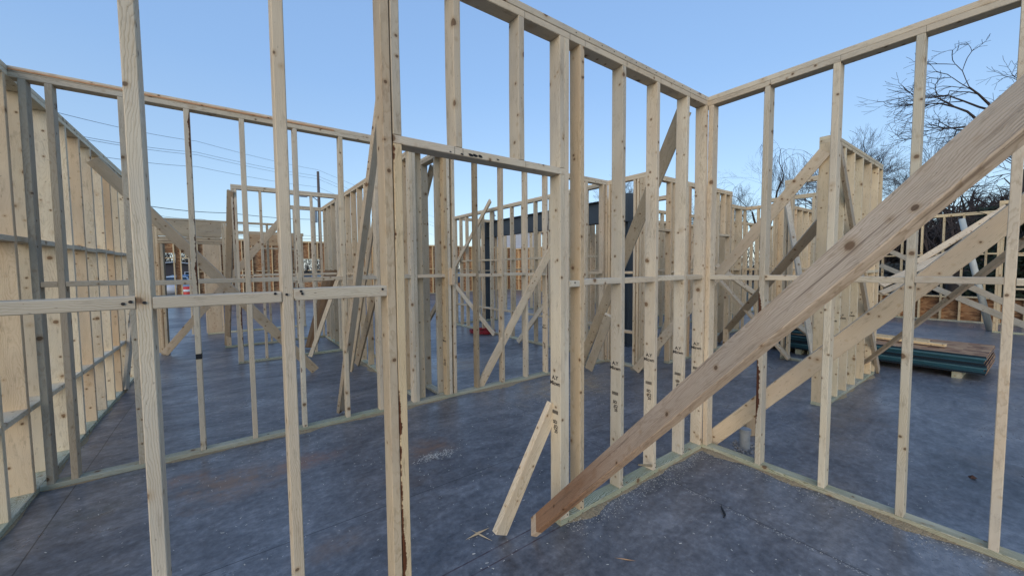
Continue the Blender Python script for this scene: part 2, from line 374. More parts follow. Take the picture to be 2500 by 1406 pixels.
wk = wall('short crosswise frame with an end doubled stud in the left middle distance', 'u', 7.83, .085, 1.759, studs=[.105, .145, .49, .83, 1.27, 1.70, 1.74], bp=[(.085, 1.759)], mats={.145: BARKR, .105: BARKR, 'plate1': WOOD})
k3 = wall('tall narrow frame at the far end of the left rooms below the utility pole', 'u', 9.70, .95, 2.2, studs=[.97, 1.01, 1.22, 1.62, 1.74, 2.1], rows=(1.3,))
wl = wall('lower partition with a deep plank header over its opening', 'u', 9.6, -1.10, .94, H=2.545, studs=[-1.08, -1.04, -.055, -.015, .30, .70, .92], bp=[(-.1, .94)], rows=(), plates=1, tnt=(.92, .88, .82))
board('header', (-1.02, 9.62, 2.36), (-.075, 9.62, 2.36), .29, .038, (0, 1, 0), WOOD, wl, (.85, .80, .74))
board('header', (-1.02, 9.665, 2.36), (-.075, 9.665, 2.36), .29, .038, (0, 1, 0), WOOD, wl, (.85, .80, .74))
for k in range(3): board('header', (-1.02, 9.645, 2.185-.045*k), (-.075, 9.645, 2.185-.045*k), .089, T2, (0, 0, 1), WOOD, wl, (.85, .8, .74))
board('post', (-1.0, 9.645, 0), (-1.0, 9.645, 2.06), .20, .09, (1, .35, 0), WOOD, wl, (.62, .57, .52))
board('jack_stud', (-.965, 9.545, 0), (-.965, 9.545, 2.06), .089, T2, (1, 0, 0), WOOD, wl, (.8, .76, .7))
wl2 = wall('low frame with a broad built up post behind the plank header', 'u', 11.9, -.75, 1.7, H=2.545, studs=[-.73, -.45, -.14, .45, .85, 1.25, 1.66], openings=[(.45, 1.66, 2.1)], rows=(.9,), bp=[(-.45, 1.7)], tnt=(.9, .86, .8))
board('post', (-.295, 11.93, .04), (-.295, 11.93, 2.5), .27, .06, (0, 1, 0), WOOD, wl2, (.82, .78, .74))
board('header', (.47, 11.93, 2.33), (1.64, 11.93, 2.33), .28, .05, (0, 1, 0), WOOD, wl2, (.75, .62, .5))
wq = wall('long frame with two rows of blocks standing before the dark steel beam', 'v', 5.03, 4.2575, 9.53, studs=[4.28, 4.68, 5.08, 5.60, 6.06, 6.47, 6.87, 7.27, 7.68, 8.08, 8.50, 8.85, 9.17, 9.50], rows=(.59, 1.75), tnt=(.92, .9, .86))
wq2 = wall('crosswise frame behind the left steel column', 'u', 9.54, 5.12, 6.5, studs=[5.14, 5.5, 5.9, 6.3, 6.48], rows=(1.48,), tnt=(.9, .88, .84))
ws = wall('corner frame with a clustered post right of the middle doorway', 'v', 5.03, 3.4505, 4.1675, studs=[3.47, 3.51, 3.55, 3.60, 3.665, 4.09, 4.148], bp=[(3.4505, 4.1675)], rows=(.55, 1.481), tnt=PINK)
wt = wall('frame with a small headed doorway behind the near corner studs', 'u', 3.4505, 5.1195, 7.76, studs=[5.14, 5.33, 5.70, 5.83, 6.20, 6.24, 6.28, 6.62, 6.95, 7.26, 7.50, 7.70, 7.74],
          openings=[(5.35, 5.68, 2.12), (7.28, 7.68, 2.12)], bp=[(5.1195, 5.35), (5.68, 7.76)], mats={('t', 6.24): RED_T, ('t', 6.28): RED_T, 7.70: BARKR}, tnt=PINK)
wd = wall('end on frame of deep studs behind the right hand frame, carrying two braces', 'u', 1.3125, 5.27, 7.46, depth=.139, studs=[5.29, 5.33, 5.68, 6.04, 6.42, 6.83, 7.22, 7.44], rows=(1.481,), tnt=(1.06, 1.03, .94))
wu = wall('short frame with a tall opening joined to the end on frame', 'v', 7.462, 1.4525, 2.50, studs=[2.48, 2.40, 2.05, 1.66, 1.47], bp=[(1.4525, 2.5)], rows=(), tnt=PINK)
wv1 = wall('distant frame fragment above the long brace, left of the short opening frame', 'u', 4.15, 8.2, 10.05, depth=.14, start=8.22, rows=(1.48,), tnt=(1.06, .98, .86))
wv2 = wall('distant return frame closing the far corner', 'v', 10.05, 3.5, 4.24, studs=[3.52, 3.56, 3.9, 4.2], rows=(1.48,), tnt=(1.06, .98, .86))
wv3 = wall('farthest dense frame seen past the pale leaning prop', 'u', 3.41, 10.145, 14.4, depth=.14, start=10.165, rows=(1.48,), tnt=(1.06, .98, .86))
wf = wall('background frame running right behind the small headed doorway', 'u', 6.9, 7.6, 15.8, depth=.14, start=7.62, rows=(1.48,), tnt=(1.0, .94, .86))
wf3 = wall('second background frame glimpsed between the near corner studs', 'u', 5.6, 7.15, 15.8, start=7.3, rows=(1.48,), tnt=(1.02, .97, .88))
wf4 = wall('background frame glimpsed left of the dark steel column', 'u', 11.2, 8.0, 15.8, depth=.14, start=8.02, rows=(1.48,), tnt=(1.04, .97, .86))
wf5 = wall('crosswise background frame beyond the pale leaning prop', 'v', 9.2, 1.6, 3.38, start=2.6, rows=(1.48,), tnt=(1.04, .98, .88), bp=[(2.5, 3.38)], tp=(2.5, 3.38))
wf2 = wall('short background frame just behind the middle doorway cluster', 'v', 7.0, 4.3, 6.7, depth=.14, start=4.32, rows=(1.48,), tnt=(.98, .92, .86))
# ------------------------------------------------------------------ exterior walls
def panel(parent, axis, f, s0, s1, z0, z1):
    bm = bmesh.new()
    if axis == 'u': bx(bm, s0, s1, f, f+.011, z0, z1)
    else: bx(bm, f, f+.011, s0, s1, z0, z1)
    o = bm_obj('sheathing_panel', bm, OSB); o.parent = parent; o.location = -Vector(parent.location)
    return o
stx = [round(-2.25+.4*i, 3) for i in range(46)]
wx = wall('far exterior wall with reddish strand board panels and window gaps', 'u', 21.9, -2.4, 16.14, H=2.97, depth=.14, studs=stx+[-1.84, -1.62, -1.2], rows=(), openings=[(-2.26, -1.84, 2.07), (-1.62, -1.2, 2.07), (2.7, 3.9, 2.07), (11.3, 12.3, 2.07)], tnt=(1.1, 1.0, .8), bp=[(-1.84, 16.14)])
for s0, s1, z0, z1 in ((-2.4, -.4, 2.3, 2.97), (-1.81, -1.65, 0, 2.3), (-1.17, -.4, 0, 2.3), (-.395, 2.7, 0, 2.97), (2.705, 3.9, 2.1, 2.97), (2.705, 3.9, 0, .9), (3.905, 7, 0, 2.97), (7.005, 11.3, 0, 2.97), (11.305, 12.3, 2.1, 2.97), (11.305, 12.3, 0, .6), (12.305, 16.1, 0, 2.97)):
    panel(wx, 'u', 22.045, s0, s1, z0, z1)
for k in range(24):
    s0 = -1.1+.73*k
    board('block', (s0, 21.97, 1.5), (s0+.6, 21.97, 1.5), .1, T2, (0, 0, 1), WOOD, wx, (1.1, 1, .8))
wy = wall('far side wall of bright studs and strand board beyond the steel beam', 'v', 16.0, 10.5, 21.89, H=2.85, depth=.14, start=10.6, rows=(.75, 1.5), tnt=(1.2, 1.02, .78))
panel(wy, 'v', 16.145, 10.5, 16.2, 0, 2.85); panel(wy, 'v', 16.145, 16.205, 21.9, 0, 2.85)
fr = wall('low boarded exterior wall with open upper bays at the right', 'v', 15.9, -3.0, 3.6, H=2.93, depth=.14, studs=[-2.98, -2.6, -2.1, -1.6, -1.1, -.6, -.3, .10, .5, .765, 1.17, 1.523, 1.93, 2.33, 2.73, 3.1, 3.58], rows=(.67, 1.82), tnt=(1.12, 1.04, .86))
panel(fr, 'v', 16.045, -3., .8, 0, .64); panel(fr, 'v', 16.045, .805, 3.6, 0, .64)
fx = wall('distant cross frame with a clustered post at the right edge', 'v', 14.0, -2.2, .52, studs=[.50, .46, .38, -.05, -.45, -.85, -1.25, -1.65, -2.1], rows=(1.0, 1.75), tnt=(1.08, 1.02, .88))

# ------------------------------------------------------------------ braces
def brace(label, a, b, w, nrm, t=T2, v=.1, mat=WOOD, tnt=(1, 1, 1), name='brace', cat='brace', group='braces nailed between frames and floor', lift=True, cut=0.):
    tnt = tuple(1-(1-c)*.62 if c < 1 else c for c in tnt)
    a = Vector(a); b = Vector(b)
    if lift and a.z < .03: a.z = .5*t+.012
    return tag(board(name, a, b, w, t, nrm, mat, None, tnt, v=v, cut=cut), label, cat, group)
X = Vector((1, 0, 0)); Y = Vector((0, 1, 0)); Z = Vector((0, 0, 1))
far = Vector((1.31, .01, 1.905)); foot = Vector((1.40, 1.70, .045)); dirv = (far-foot)
brace('biggest brown board slanting across the foreground up to the right edge', foot, foot+dirv*1.45, .10, (-.86, .30, .42), mat=BIG, tnt=(1.12, 1.05, .94), v=.0)
brace('short pale board leaning on the doorway post, foot on the near floor', G(1220, 1313), PV(1352, 985, 1.735), .095, (.25, -1, .35), tnt=PALE)
brace('long wide board from the left side frame down to the floor in the left room', G(770, 908), PU(226, 390, -1.10), .12, (-.25, -1, .1), tnt=(.93, .88, .84))
brace('brown toned board rising from the left opening across the low plank header', G(402, 868), PV(700, 522, 9.42), .125, (0, -1, .05), tnt=(.88, .82, .78))
brace('steep dark board leaning high behind the doubled doorway stud', G(832, 1010), PV(950, 78, 3.3), .089, (.55, -.8, -.2), tnt=(.72, .66, .62))
brace('thinner steep board just behind the dark steep one', G(858, 910), PV(945, 330, 4.9), .06, (.8, -.6, -.1), tnt=(.85, .8, .74))
brace('brown weathered board leaning on the closet frame', G(872, 893), PU(935, 640, 1.66), .09, (-.8, -.6, .1), tnt=(.66, .58, .50))
brace('pale board climbing right across the middle frame toward the doorway post', G(1170, 950), PV(1372, 558, 4.10), .10, (0, -1, .15), tnt=(1, .96, .9))
brace('short board whose cut top sticks up above the long blocked frame', PU(1106, 660, 4.98), PU(1197, 490, 4.86), .10, (-1, -.1, .1), tnt=(1, .97, .92), lift=False)
brace('board sloping down to the red cord coil', G(1207, 820), PU(1103, 685, 4.99), .10, (-1, -.1, .1), tnt=(.95, .92, .88))
brace('board lying low against the far right bays of the blocked frame', G(1265, 838), PU(1345, 720, 5.2), .10, (-1, -.1, .1), tnt=(.9, .86, .82))
brace('tall wide board from the near corner top down to the middle doorway', G(1417, 893), Vector((3.12, 1.79, 2.87)), .12, (-.75, -.45, .1), tnt=(.95, .9, .85))
a_ = G(1438, 905); b_ = a_+(Vector((3.12, 1.79, 2.87))-a_)*.33
brace('short board beside the tall wide one, its foot on the middle doorway floor', a_, b_, .12, (-.75, -.45, .1), tnt=(1, .95, .92))
brace('very long board from the clustered post foot up to the end on frame top', G(1552, 908), PU(2014, 370, 5.25), .12, (-.85, -.35, .1), tnt=(.95, .88, .82))
brace('steep pale grey board seen between the near corner studs', G(1600, 872), PV(1718, 530, 3.38), .10, (-.7, -.6, .1), tnt=(1, 1, 1.0))
brace('dark board climbing behind the right hand frame toward the end on frame', G(1752, 835), PV(2012, 533, 1.49), .11, (-.8, -.5, .1), tnt=(.74, .66, .6))
brace('narrow board falling to the foot of the short opening frame', G(1926, 880), PV(1746, 672, 3.40), .10, (0, -1, .15), tnt=(.96, .92, .88))
brace('board falling toward the back of the end on frame', G(2052, 876), PV(1748, 648, 3.42), .10, (-.2, -1, .15), tnt=(.96, .92, .88))
brace('pale bluish prop leaning on the short opening frame', G(1990, 903), PU(1920, 484, 7.40), .075, (-.6, -.7, .1), tnt=(1.05, 1.15, 1.3), name='prop', cat='prop')
brace('dark narrow board leaning flat on the face of the end on frame', G(2143, 910), PV(2046, 344, 1.27), .10, (0, -1, .05), tnt=(.66, .58, .52))
brace('wide board from the near corner floor rising behind the right hand studs', Vector((3.40, 1.66, .03)), PU(2560, 462, 3.78), .12, (-.7, -.55, .35), mat=WOOD, tnt=(.95, .87, .79))
brace('round edged board rising to the right edge from the end on frame foot', G(2092, 905), PU(2540, 560, 4.6), .089, (-.75, -.65, .12), mat=WOOD, tnt=(1.05, .94, .82))
brace('pale board leaning in the narrow bay of the left side frame', G(307, 958), PU(326, 735, -1.09), .07, (1, -.3, .1), tnt=(.95, .95, .98))
brace('pale board propped in the corner beside three brown planks', G(758, 875), PU(834, 655, 1.73), .07, (-.5, -.8, .1), tnt=(1.05, 1.02, .95))
brace('dark twisted board propping the short crosswise frame end', G(556, 846), PV(563, 466, 7.80), .10, (-.35, -.9, .1), tnt=(.62, .53, .47))
brace('narrow board crossing behind the closet frame toward the far rooms', PU(1019, 560, 2.20), PU(1056, 405, 2.2), .09, (-1, -.2, 0), tnt=(.7, .64, .58), lift=False)
brace('small white board crossing low behind the closet studs', G(1018, 838), PU(1075, 730, 2.3), .07, (-1, -.2, 0), tnt=(.98, .95, .9))
for i, (dx, lab) in enumerate(((0, 'left'), (14, 'middle'), (26, 'right'))):
    brace('%s plank of the three brown treated planks leaning in the far left corner' % lab, G(752+dx*.55, 852), PU(800+dx*.9, 660, 1.72), .10, (-.5, -.8, .1), mat=BROWN, tnt=(.42, .36, .22), name='plank', cat='plank', group='brown planks leaning together')
# far right fan of braces
brace('upper slanting board reaching the clustered post top at the right', PU(2236, 642, 11.5), PU(2460, 504, 13.9), .12, (-.9, 0, .3), tnt=(1.08, 1, .84), lift=False)
brace('thick board under the upper slanting one in the right distance', PU(2150, 696, 10.0), PU(2480, 545, 12.5), .13, (-.9, 0, .3), tnt=(.98, .88, .76), lift=False)
brace('lowest board of the rising fan in the right distance', PU(2150, 716, 10.5), PU(2400, 606, 12.8), .10, (-.9, 0, .3), tnt=(1.05, 1, .9), lift=False)
brace('upper board of the two falling toward the right edge', PU(2510, 764, 12.3), PU(2150, 603, 15.6), .12, (-.9, 0, .2), tnt=(1.05, 1, .88), lift=False)
brace('lower board of the two falling toward the right edge', PU(2515, 800, 11.8), PU(2150, 648, 15.5), .12, (-.9, 0, .2), tnt=(1.05, 1, .88), lift=False)
bm = bmesh.new(); tube(bm, [G(2417, 807, .0), PU(2382, 670, 14.1), PU(2348, 534, 13.9)], [.065, .06, .055], 10)
tag(bm_obj('pole', bm, simple('peeled_pole', (.50, .52, .48), .7, var=.2, vs=5), smooth=True), 'pale round pole leaning against the distant cross frame', 'pole')
# scabbed stake by the near corner
bm = bmesh.new(); bx(bm, -.045, .045, -.019, .019, 0, .29)
p = G(1836, 1092); o = bm_obj('stake', bm, WOOD); o.location = (p.x+.25, p.y+.12, .0); o.rotation_euler = (0, 0, R(-35)); tint(o, (.95, .8, .66)); tag(o, 'short upright stake behind the bark streaked stud', 'stake')

# ------------------------------------------------------------------ grade stamps printed on the studs
def text_mesh(s, size):
    cu = bpy.data.curves.new('stamp', 'FONT'); cu.body = s; cu.size = size; cu.extrude = .0002; cu.offset = .0009; cu.align_x = 'CENTER'
    o = bpy.data.objects.new('tmp', cu); C.objects.link(o)
    dg = bpy.context.evaluated_depsgraph_get(); me = bpy.data.meshes.new_from_object(o.evaluated_get(dg)); bpy.data.objects.remove(o)
    me.materials.clear(); me.materials.append(INK); return me
ST1 = text_mesh('A.Y\nMicwn', .034); ST2 = text_mesh('IIIIIII', .03); ST3 = text_mesh('SD\n .JQ\n  25', .028)
def stamp(par_wall, s, fy, z, face='u', kinds=(0, 1, 2)):
    """on the side of the stud that looks toward -x, centred across the stud"""
    host = min([c for c in par_wall.children if c.name.startswith(('stud', 'jack_stud'))], key=lambda c: abs((Vector(c.matrix_local.translation)+par_wall.location).x-s))
    for k in kinds:
        me = (ST1, ST2, ST3)[k]; zz = z-(0, .21, .27)[k]
        o = bpy.data.objects.new('grade_stamp', me); C.objects.link(o); o.parent = host
        hx = (host.matrix_local.translation+par_wall.location)
        wm_ = Matrix(((0, 0, -1, hx.x-T2/2-.0022), (-1, 0, 0, fy), (0, 1, 0, zz), (0, 0, 0, 1)))
        hostw = Matrix.Translation(par_wall.location) @ host.matrix_local
        o.matrix_local = hostw.inverted() @ wm_
for s in (1.5885, 2.155, 2.545, 2.943, 3.231): stamp(w0, s, dm, .90)
for s in (5.68, 6.04, 6.42): stamp(wd, s, 1.38, .95, kinds=(0, 1))
for s in (2.10, 3.70): stamp(wa, s, 4.21, .72, kinds=(0, 2))

# ------------------------------------------------------------------ steel frame
sf = empty('steel_frame', (6.4, 7.3, 0), 'dark grey steel portal of two columns and a deep beam behind the blocked frame', 'steel frame')
def ibeam(name, mk):
    bm = bmesh.new()
    for b6 in mk: bx(bm, *b6)
    o = bm_obj(name, bm, STEEL); o.parent = sf; o.location = -Vector(sf.location); return o
ibeam('beam', [(6.3, 6.5, 4.98, 9.85, 2.925, 2.94), (6.3, 6.5, 4.98, 9.85, 2.485, 2.50), (6.392, 6.408, 4.98, 9.85, 2.501, 2.924)])
for v in (4.84, 9.98):
    ibeam('column', [(6.30, 6.50, v-.125, v-.110, .02, 2.93), (6.30, 6.50, v+.110, v+.125, .02, 2.93), (6.392, 6.408, v-.109, v+.109, .02, 2.93)])
    ibeam('base_plate', [(6.24, 6.56, v-.18, v+.18, 0.001, .018)])
    ibeam('beam_box', [(6.27, 6.53, v-.14, v+.14, 2.45, 2.99)])

# ------------------------------------------------------------------ panel stacks
TEALS = [TEAL, simple('edge_seal_dark', (.004, .022, .036), .4, var=.4, vs=5), simple('edge_seal_mid', (.010, .065, .085), .5, var=.5, vs=7), simple('edge_seal_black', (.004, .012, .02), .5), simple('edge_seal_chalky', (.05, .13, .16), .6, var=.5, vs=9)]
def stack(label, p0, ang, L, W, hz, teal_n=10):
    root = empty('panel_stack', p0, label, 'panel stack', 'stacks of strand board panels'); root.rotation_euler = (0, 0, ang)
    rr = random.Random(5)
    h = (hz-.10)/teal_n
    for i in range(3):
        bm = bmesh.new(); x = .25+i*(L-.5)/2; bx(bm, x-.045, x+.045, .03, W-.03, .0, .088); o = bm_obj('bearer', bm, TREAT); o.parent = root
    for i in range(teal_n):
        bm = bmesh.new(); j = rr.uniform(-.014, .014); k = rr.uniform(-.012, .012)
        bx(bm, 0+j, L+j, k, W+k, .09+i*h+.0015, .09+(i+1)*h-.0015)
        o = bm_obj('panel', bm, TEALS[(i*7+3) % 5]); o.parent = root
        o.data.materials.append(OSB)
        for pl in o.data.polygons:
            if abs(pl.normal.z) > .5 and i == teal_n-1: pl.material_index = 1
            if pl.normal.x > .9: pl.material_index = 1
        if i % 3 == 1:
            bm = bmesh.new(); bx(bm, -.0145+j, -.0135+j, .05+rr.uniform(0, .5), .5+rr.uniform(.2, .6), .092+i*h, .088+(i+1)*h)
            w_ = bm_obj('wrap', bm, PAPER); w_.parent = root
    return root
pB = G(2404, 934); d_ = Vector((-.02, -1, 0)); pA = pB-d_*2.35; pA.z = 0
ang = math.atan2(d_.y, d_.x)
s1 = stack('stack of sheathing panels with blue green edges and loose boards on top', pA, ang, 2.35, 1.22, .36)
mw = Matrix.Translation(pA) @ Matrix.Rotation(ang, 4, 'Z')
for (x0, y0, x1, y1, zz, lab) in ((.2, .85, 1.75, .62, .385, 'longer loose board lying on the panel stack'), (.9, .52, 1.95, .38, .385, 'shorter loose board lying on the panel stack')):
    tag(board('loose_board', mw @ Vector((x0, y0, zz)), mw @ Vector((x1, y1, zz)), .089, T2, (0, 0, 1), WOOD, None, (1.05, .95, .75)), lab, 'board')
s2 = stack('dark stack of panels beyond the tall opening of the short frame', (8.15, 3.25, 0), R(-90), 1.22, 2.0, .45)
tag(board('loose_board', (8.3, 3.3, .475), (8.45, 2.1, .475), .089, T2, (0, 0, 1), WOOD, None, (1, .95, .8)), 'loose board on the dark stack beyond the opening', 'board')
bp_ = G(1440, 733); bm = bmesh.new(); bx(bm, 0, 1.2, 0, 2.4, .0, .35)
o = bm_obj('wrapped_bundle', bm, simple('blue_tarp', (.02, .10, .2), .5)); o.location = (bp_.x, bp_.y, 0); tag(o, 'blue wrapped bundle far across the floor', 'bundle')

# ------------------------------------------------------------------ small things on the floor
rr = random.Random(3)
bm = bmesh.new(); c0 = Vector((4.88, 7.85, 0)); pts = []
for i in range(420):
    a = i*.37+rr.uniform(-.12, .12); r_ = .20+.09*math.sin(i*.11)+rr.uniform(-.03, .03)
    pts.append(c0+Vector((r_*math.cos(a)*1.0, r_*math.sin(a)*1.2, .012+.05*abs(math.sin(i*.05))+rr.uniform(0, .02))))
tube(bm, pts, .006, 5)
tag(bm_obj('extension_cord', bm, RED, smooth=True), 'tangled red extension cord coiled on the floor by a sloping board', 'cord')
bm = bmesh.new(); hp = G(1796, 906); l = [(-.16, 0, 0), (.16, 0, 0), (.03, .11, 0), (-.01, .13, 0), (-.03, .11, 0), (-.16, 0, 0)]
tube(bm, [hp+Vector((y*-.6+x*.5, x*.6+y*.5, .006)) for x, y, z in l], .004, 5); tag(bm_obj('wire_bracket', bm, WHITE), 'small bent white wire lying on the floor behind the corner', 'wire')
pp = G(1818, 1093); pr_ = empty('pipe_stub', (pp.x, pp.y, 0), 'dusty white plastic pipe stub standing out of the slab behind the corner', 'pipe stub')
bm = bmesh.new(); tube(bm, [(0, 0, 0), (0, 0, .10), (0, 0, .15)], [.04, .04, .04], 20); o = bm_obj('pipe', bm, PVC, smooth=False); o.parent = pr_
bm = bmesh.new(); tube(bm, [(0, 0, .13), (0, 0, .17)], [.046, .046], 20); o = bm_obj('cap', bm, PVC); o.parent = pr_
bm = bmesh.new()
for i in range(60):
    a = rr.uniform(0, 6.28); r_ = rr.uniform(.05, .12); s = rr.uniform(.004, .014); mt = Matrix.Translation((pp.x+r_*math.cos(a), pp.y+r_*math.sin(a), s*.4)) @ Matrix.Rotation(rr.uniform(0, 3), 4, Vector((rr.random(), rr.random(), 1)))
    bx(bm, -s, s, -s*.7, s*.7, -s*.4, s*.4, mt)
tag(bm_obj('debris', bm, simple('grey_debris', (.28, .27, .26), .9, var=.5, vs=40)), 'grey crumbs heaped round the pipe stub', 'debris', kind='stuff')
SLIV = simple('fresh_split_wood', (.50, .39, .25), .8)
def sliver(a, b, w, h, label, mat=SLIV, name='wood_sliver', cat='sliver'):
    a = Vector(a); b = Vector(b); d = b-a; n = Vector((-d.y, d.x, 0)).normalized(); bm = bmesh.new()
    mid = (a+b)/2; up = Vector((0, 0, h))
    vs = [bm.verts.new(v) for v in (a+Vector((0, 0, .002)), mid+n*w+Vector((0, 0, .002)), b+Vector((0, 0, .002+h*.4)), mid-n*w+Vector((0, 0, .002)), mid+up)]
    for f in ((0, 1, 4), (1, 2, 4), (2, 3, 4), (3, 0, 4), (3, 2, 1, 0)): bm.faces.new([vs[i] for i in f])
    tag(bm_obj(name, bm, mat), label, cat)
sliver(G(1148, 1292), G(1203, 1322), .006, .008, 'pale wood sliver crossing another near the leaning board foot')
sliver(G(1136, 1318), G(1196, 1290), .005, .016, 'second crossed sliver, pointing toward the leaning board foot')
sliver(G(1500, 1361), G(1553, 1370), .004, .006, 'thin reddish splinter alone on the near floor', simple('splinter', (.42, .25, .13), .8))
sliver(G(2362, 1162), G(2387, 1172), .022, .025, 'dark scrap of bark lying beyond the right hand frame', simple('bark_scrap', (.09, .045, .03), .9), 'bark_scrap', 'bark')
bm = bmesh.new(); tube(bm, [G(x, y)+Vector((0, 0, z)) for x, y, z in ((1760, 1232, .004), (1761, 1243, .02), (1765, 1251, .012), (1770, 1258, .005), (1766, 1264, .004))], [.002, .003, .008, .007, .002], 5)
tag(bm_obj('tape_strip', bm, simple('black_strip', (.01, .012, .016), .5)), 'curled black strip on the floor in front of the corner', 'strip')
bm = bmesh.new(); tube(bm, [PV(1572, 1128, 1.645)+Vector((-.06, 0, 0)), PV(1590, 1136, 1.645)], [.006, .012], 6)
o = bm_obj('offcut', bm, DUST); tag(o, 'small round offcut stuck at the foot of a stud on the near plate', 'offcut')
bm = bmesh.new(); bx(bm, -.02, .02, -.045, .045, -.10, .10); o = bm_obj('scrap_block', bm, WOOD)
o.location = PV(1103, 675, 4.15); tint(o, (1.05, .95, .88)); tag(o, 'small upright scrap block nailed on the closet stud cluster', 'block')

# sawdust along the plates and chips everywhere
def dust_strip(bm, a, b, side, w0_, seed):
    a = Vector(a); b = Vector(b); d = (b-a); n = max(8, int(d.length/.008)); side = Vector(side); prev = None
    for i in range(n+1):
        p0 = a+d*(i/n); s = noise.noise(Vector((p0.x*3+seed, p0.y*3, seed)))*.5+.5; s2 = noise.noise(Vector((p0.x*14+seed, p0.y*14, 3)))
        ww = max(.001, w0_*(max(0, s*1.9-.75))*(1+.35*s2+.25*noise.noise(Vector((p0.x*90+seed, p0.y*90, 1))))); hh = min(.014, ww*.22)+.001
        row = [bm.verts.new(p0+side*(ww*t)+Vector((0, 0, .001+hh*(1-t**1.5)*(1+.5*noise.noise(p0*60+Vector((t*9, 0, 0))))))) for t in (0, .3, .6, .85, 1)]
        if prev:
            for k in range(4): bm.faces.new((prev[k], prev[k+1], row[k+1], row[k]))
        prev = row
bm = bmesh.new()
dust_strip(bm, (1.573, 1.6505, 0), (3.25, 1.6505, 0), (0, -1, 0), .075, 1)
dust_strip(bm, (3.2505, 1.65, 0), (3.2505, -1, 0), (-1, 0, 0), .085, 4.3)
dust_strip(bm, (-1.14, 4.167, 0), (3.75, 4.167, 0), (0, -1, 0), .10, 2.2)
dust_strip(bm, (1.759, 4.3, 0), (1.759, 8, 0), (-1, 0, 0), .13, 6)
dust_strip(bm, (4.47, 4.167, 0), (5.03, 4.167, 0), (0, -1, 0), .3, 7.7)
dust_strip(bm, (5.029, 4.16, 0), (5.029, 3.46, 0), (-1, 0, 0), .3, 9)
dust_strip(bm, (5.3, 1.311, 0), (7.4, 1.311, 0), (0, -1, 0), .07, 12)
dust_strip(bm, (-1.145, 2.2, 0), (-1.145, 8, 0), (1, 0, 0), .05, 15)
tag(bm_obj('sawdust', bm, DUST, smooth=True), 'tan sawdust drifted along the feet of the frames', 'sawdust', kind='stuff')
bm = bmesh.new()
def fleck(x, y, s):
    a = rr.uniform(0, 3.14); l = s*rr.uniform(1, 2.4); c_, s_ = math.cos(a), math.sin(a); z = .0015+rr.uniform(0, .003)
    vs = [bm.verts.new((x+dx*c_-dy*s_, y+dx*s_+dy*c_, z+rr.uniform(0, s*.5))) for dx, dy in ((-l, -s*.5), (l, -s*.6), (l*.8, s*.5), (-l*.9, s*.6))]
    bm.faces.new(vs)
for i in range(4200):
    x = rr.uniform(-.9, 4.6); y = rr.uniform(.3, 5.8)
    dns = noise.noise(Vector((x*.9, y*.9, 4)))*.5+.5
    if rr.random() > dns**2*2.2: continue
    fleck(x, y, rr.choice((.0014, .002, .0028, .0028, .004)))
for i in range(1500):
    t = rr.random(); x = 1.6+1.65*t; k = abs(rr.gauss(0, .07))
    fleck(x, 1.64-k, rr.uniform(.0012, .0032)) if rr.random() < .5 else fleck(3.24-k, 1.65-2.2*t, rr.uniform(.0012, .0032))
for i in range(260): fleck(1.36+rr.gauss(0, .09), 2.93+rr.gauss(0, .03), rr.uniform(.002, .005))
for i in range(700): fleck(3.6+rr.gauss(0, .5), 3.55+rr.gauss(0, .25), rr.uniform(.002, .005))
for i in range(160): t = rr.random(); fleck(2.55+rr.gauss(0, .012), 1.6-1.3*t, rr.uniform(.0015, .003))
tag(bm_obj('wood_flecks', bm, CHIPM), 'pale wood flecks scattered over the slab', 'wood flecks', kind='stuff')

# nails at the near block ends
bm = bmesh.new()
for x, y in ((672, 717), (735, 711), (738, 717), (700, 719), (318, 737), (300, 742), (352, 739), (934, 706), (1404, 690)):
    p = PV(x, y, 1.6505); tube(bm, [p+Vector((0, .004, 0)), p-Vector((0, .0015, 0))], .0048, 8)
for s_ in st[8:]:
    for dz in (.012, .055, .09):
        p = Vector((s_+rr.uniform(-.012, .012), 1.6502, dz if dz < .03 else dz)); tube(bm, [p+Vector((0, .003, 0)), p-Vector((0, .001, 0))], .0038, 8)
for k in range(14):
    p = Vector((1.7+.115*k, 1.6502, 2.951)); tube(bm, [p+Vector((0, .003, 0)), p-Vector((0, .001, 0))], .0032, 8)
o = bm_obj('nail_heads', bm, simple('nail_steel', (.035, .03, .03), .5, .5)); o.parent = w0; o.location = -Vector(w0.location)
bm = bmesh.new(); p = PV(487, 870, 4.168); bx(bm, -.2255-.0205, -.2255+.0205, 4.166, 4.259, p.z-.022, p.z+.022)
o = bm_obj('black_tape', bm, simple('black_tape', (.012, .012, .014), .5)); o.parent = wa; o.location = -Vector(wa.location)
bm = bmesh.new()
for s_ in st[6:]: bx(bm, s_+.021, s_+.0222, 1.6502, 1.6508, 2.897, 2.931)
for x0, z0 in ((.93, 2.118), (1.315, 2.118), (.885, 2.118)): bx(bm, x0, x0+.0012, 1.6502, 1.6508, z0, z0+.033)
o = bm_obj('pencil_marks', bm, INK); o.parent = w0; o.location = -Vector(w0.location)
bm = bmesh.new()
for s_ in sv[2:6]: bx(bm, 3.2499, 3.2505, s_-.0222, s_-.021, 2.897, 2.931)
o = bm_obj('pencil_marks', bm, INK); o.parent = we; o.location = -Vector(we.location)
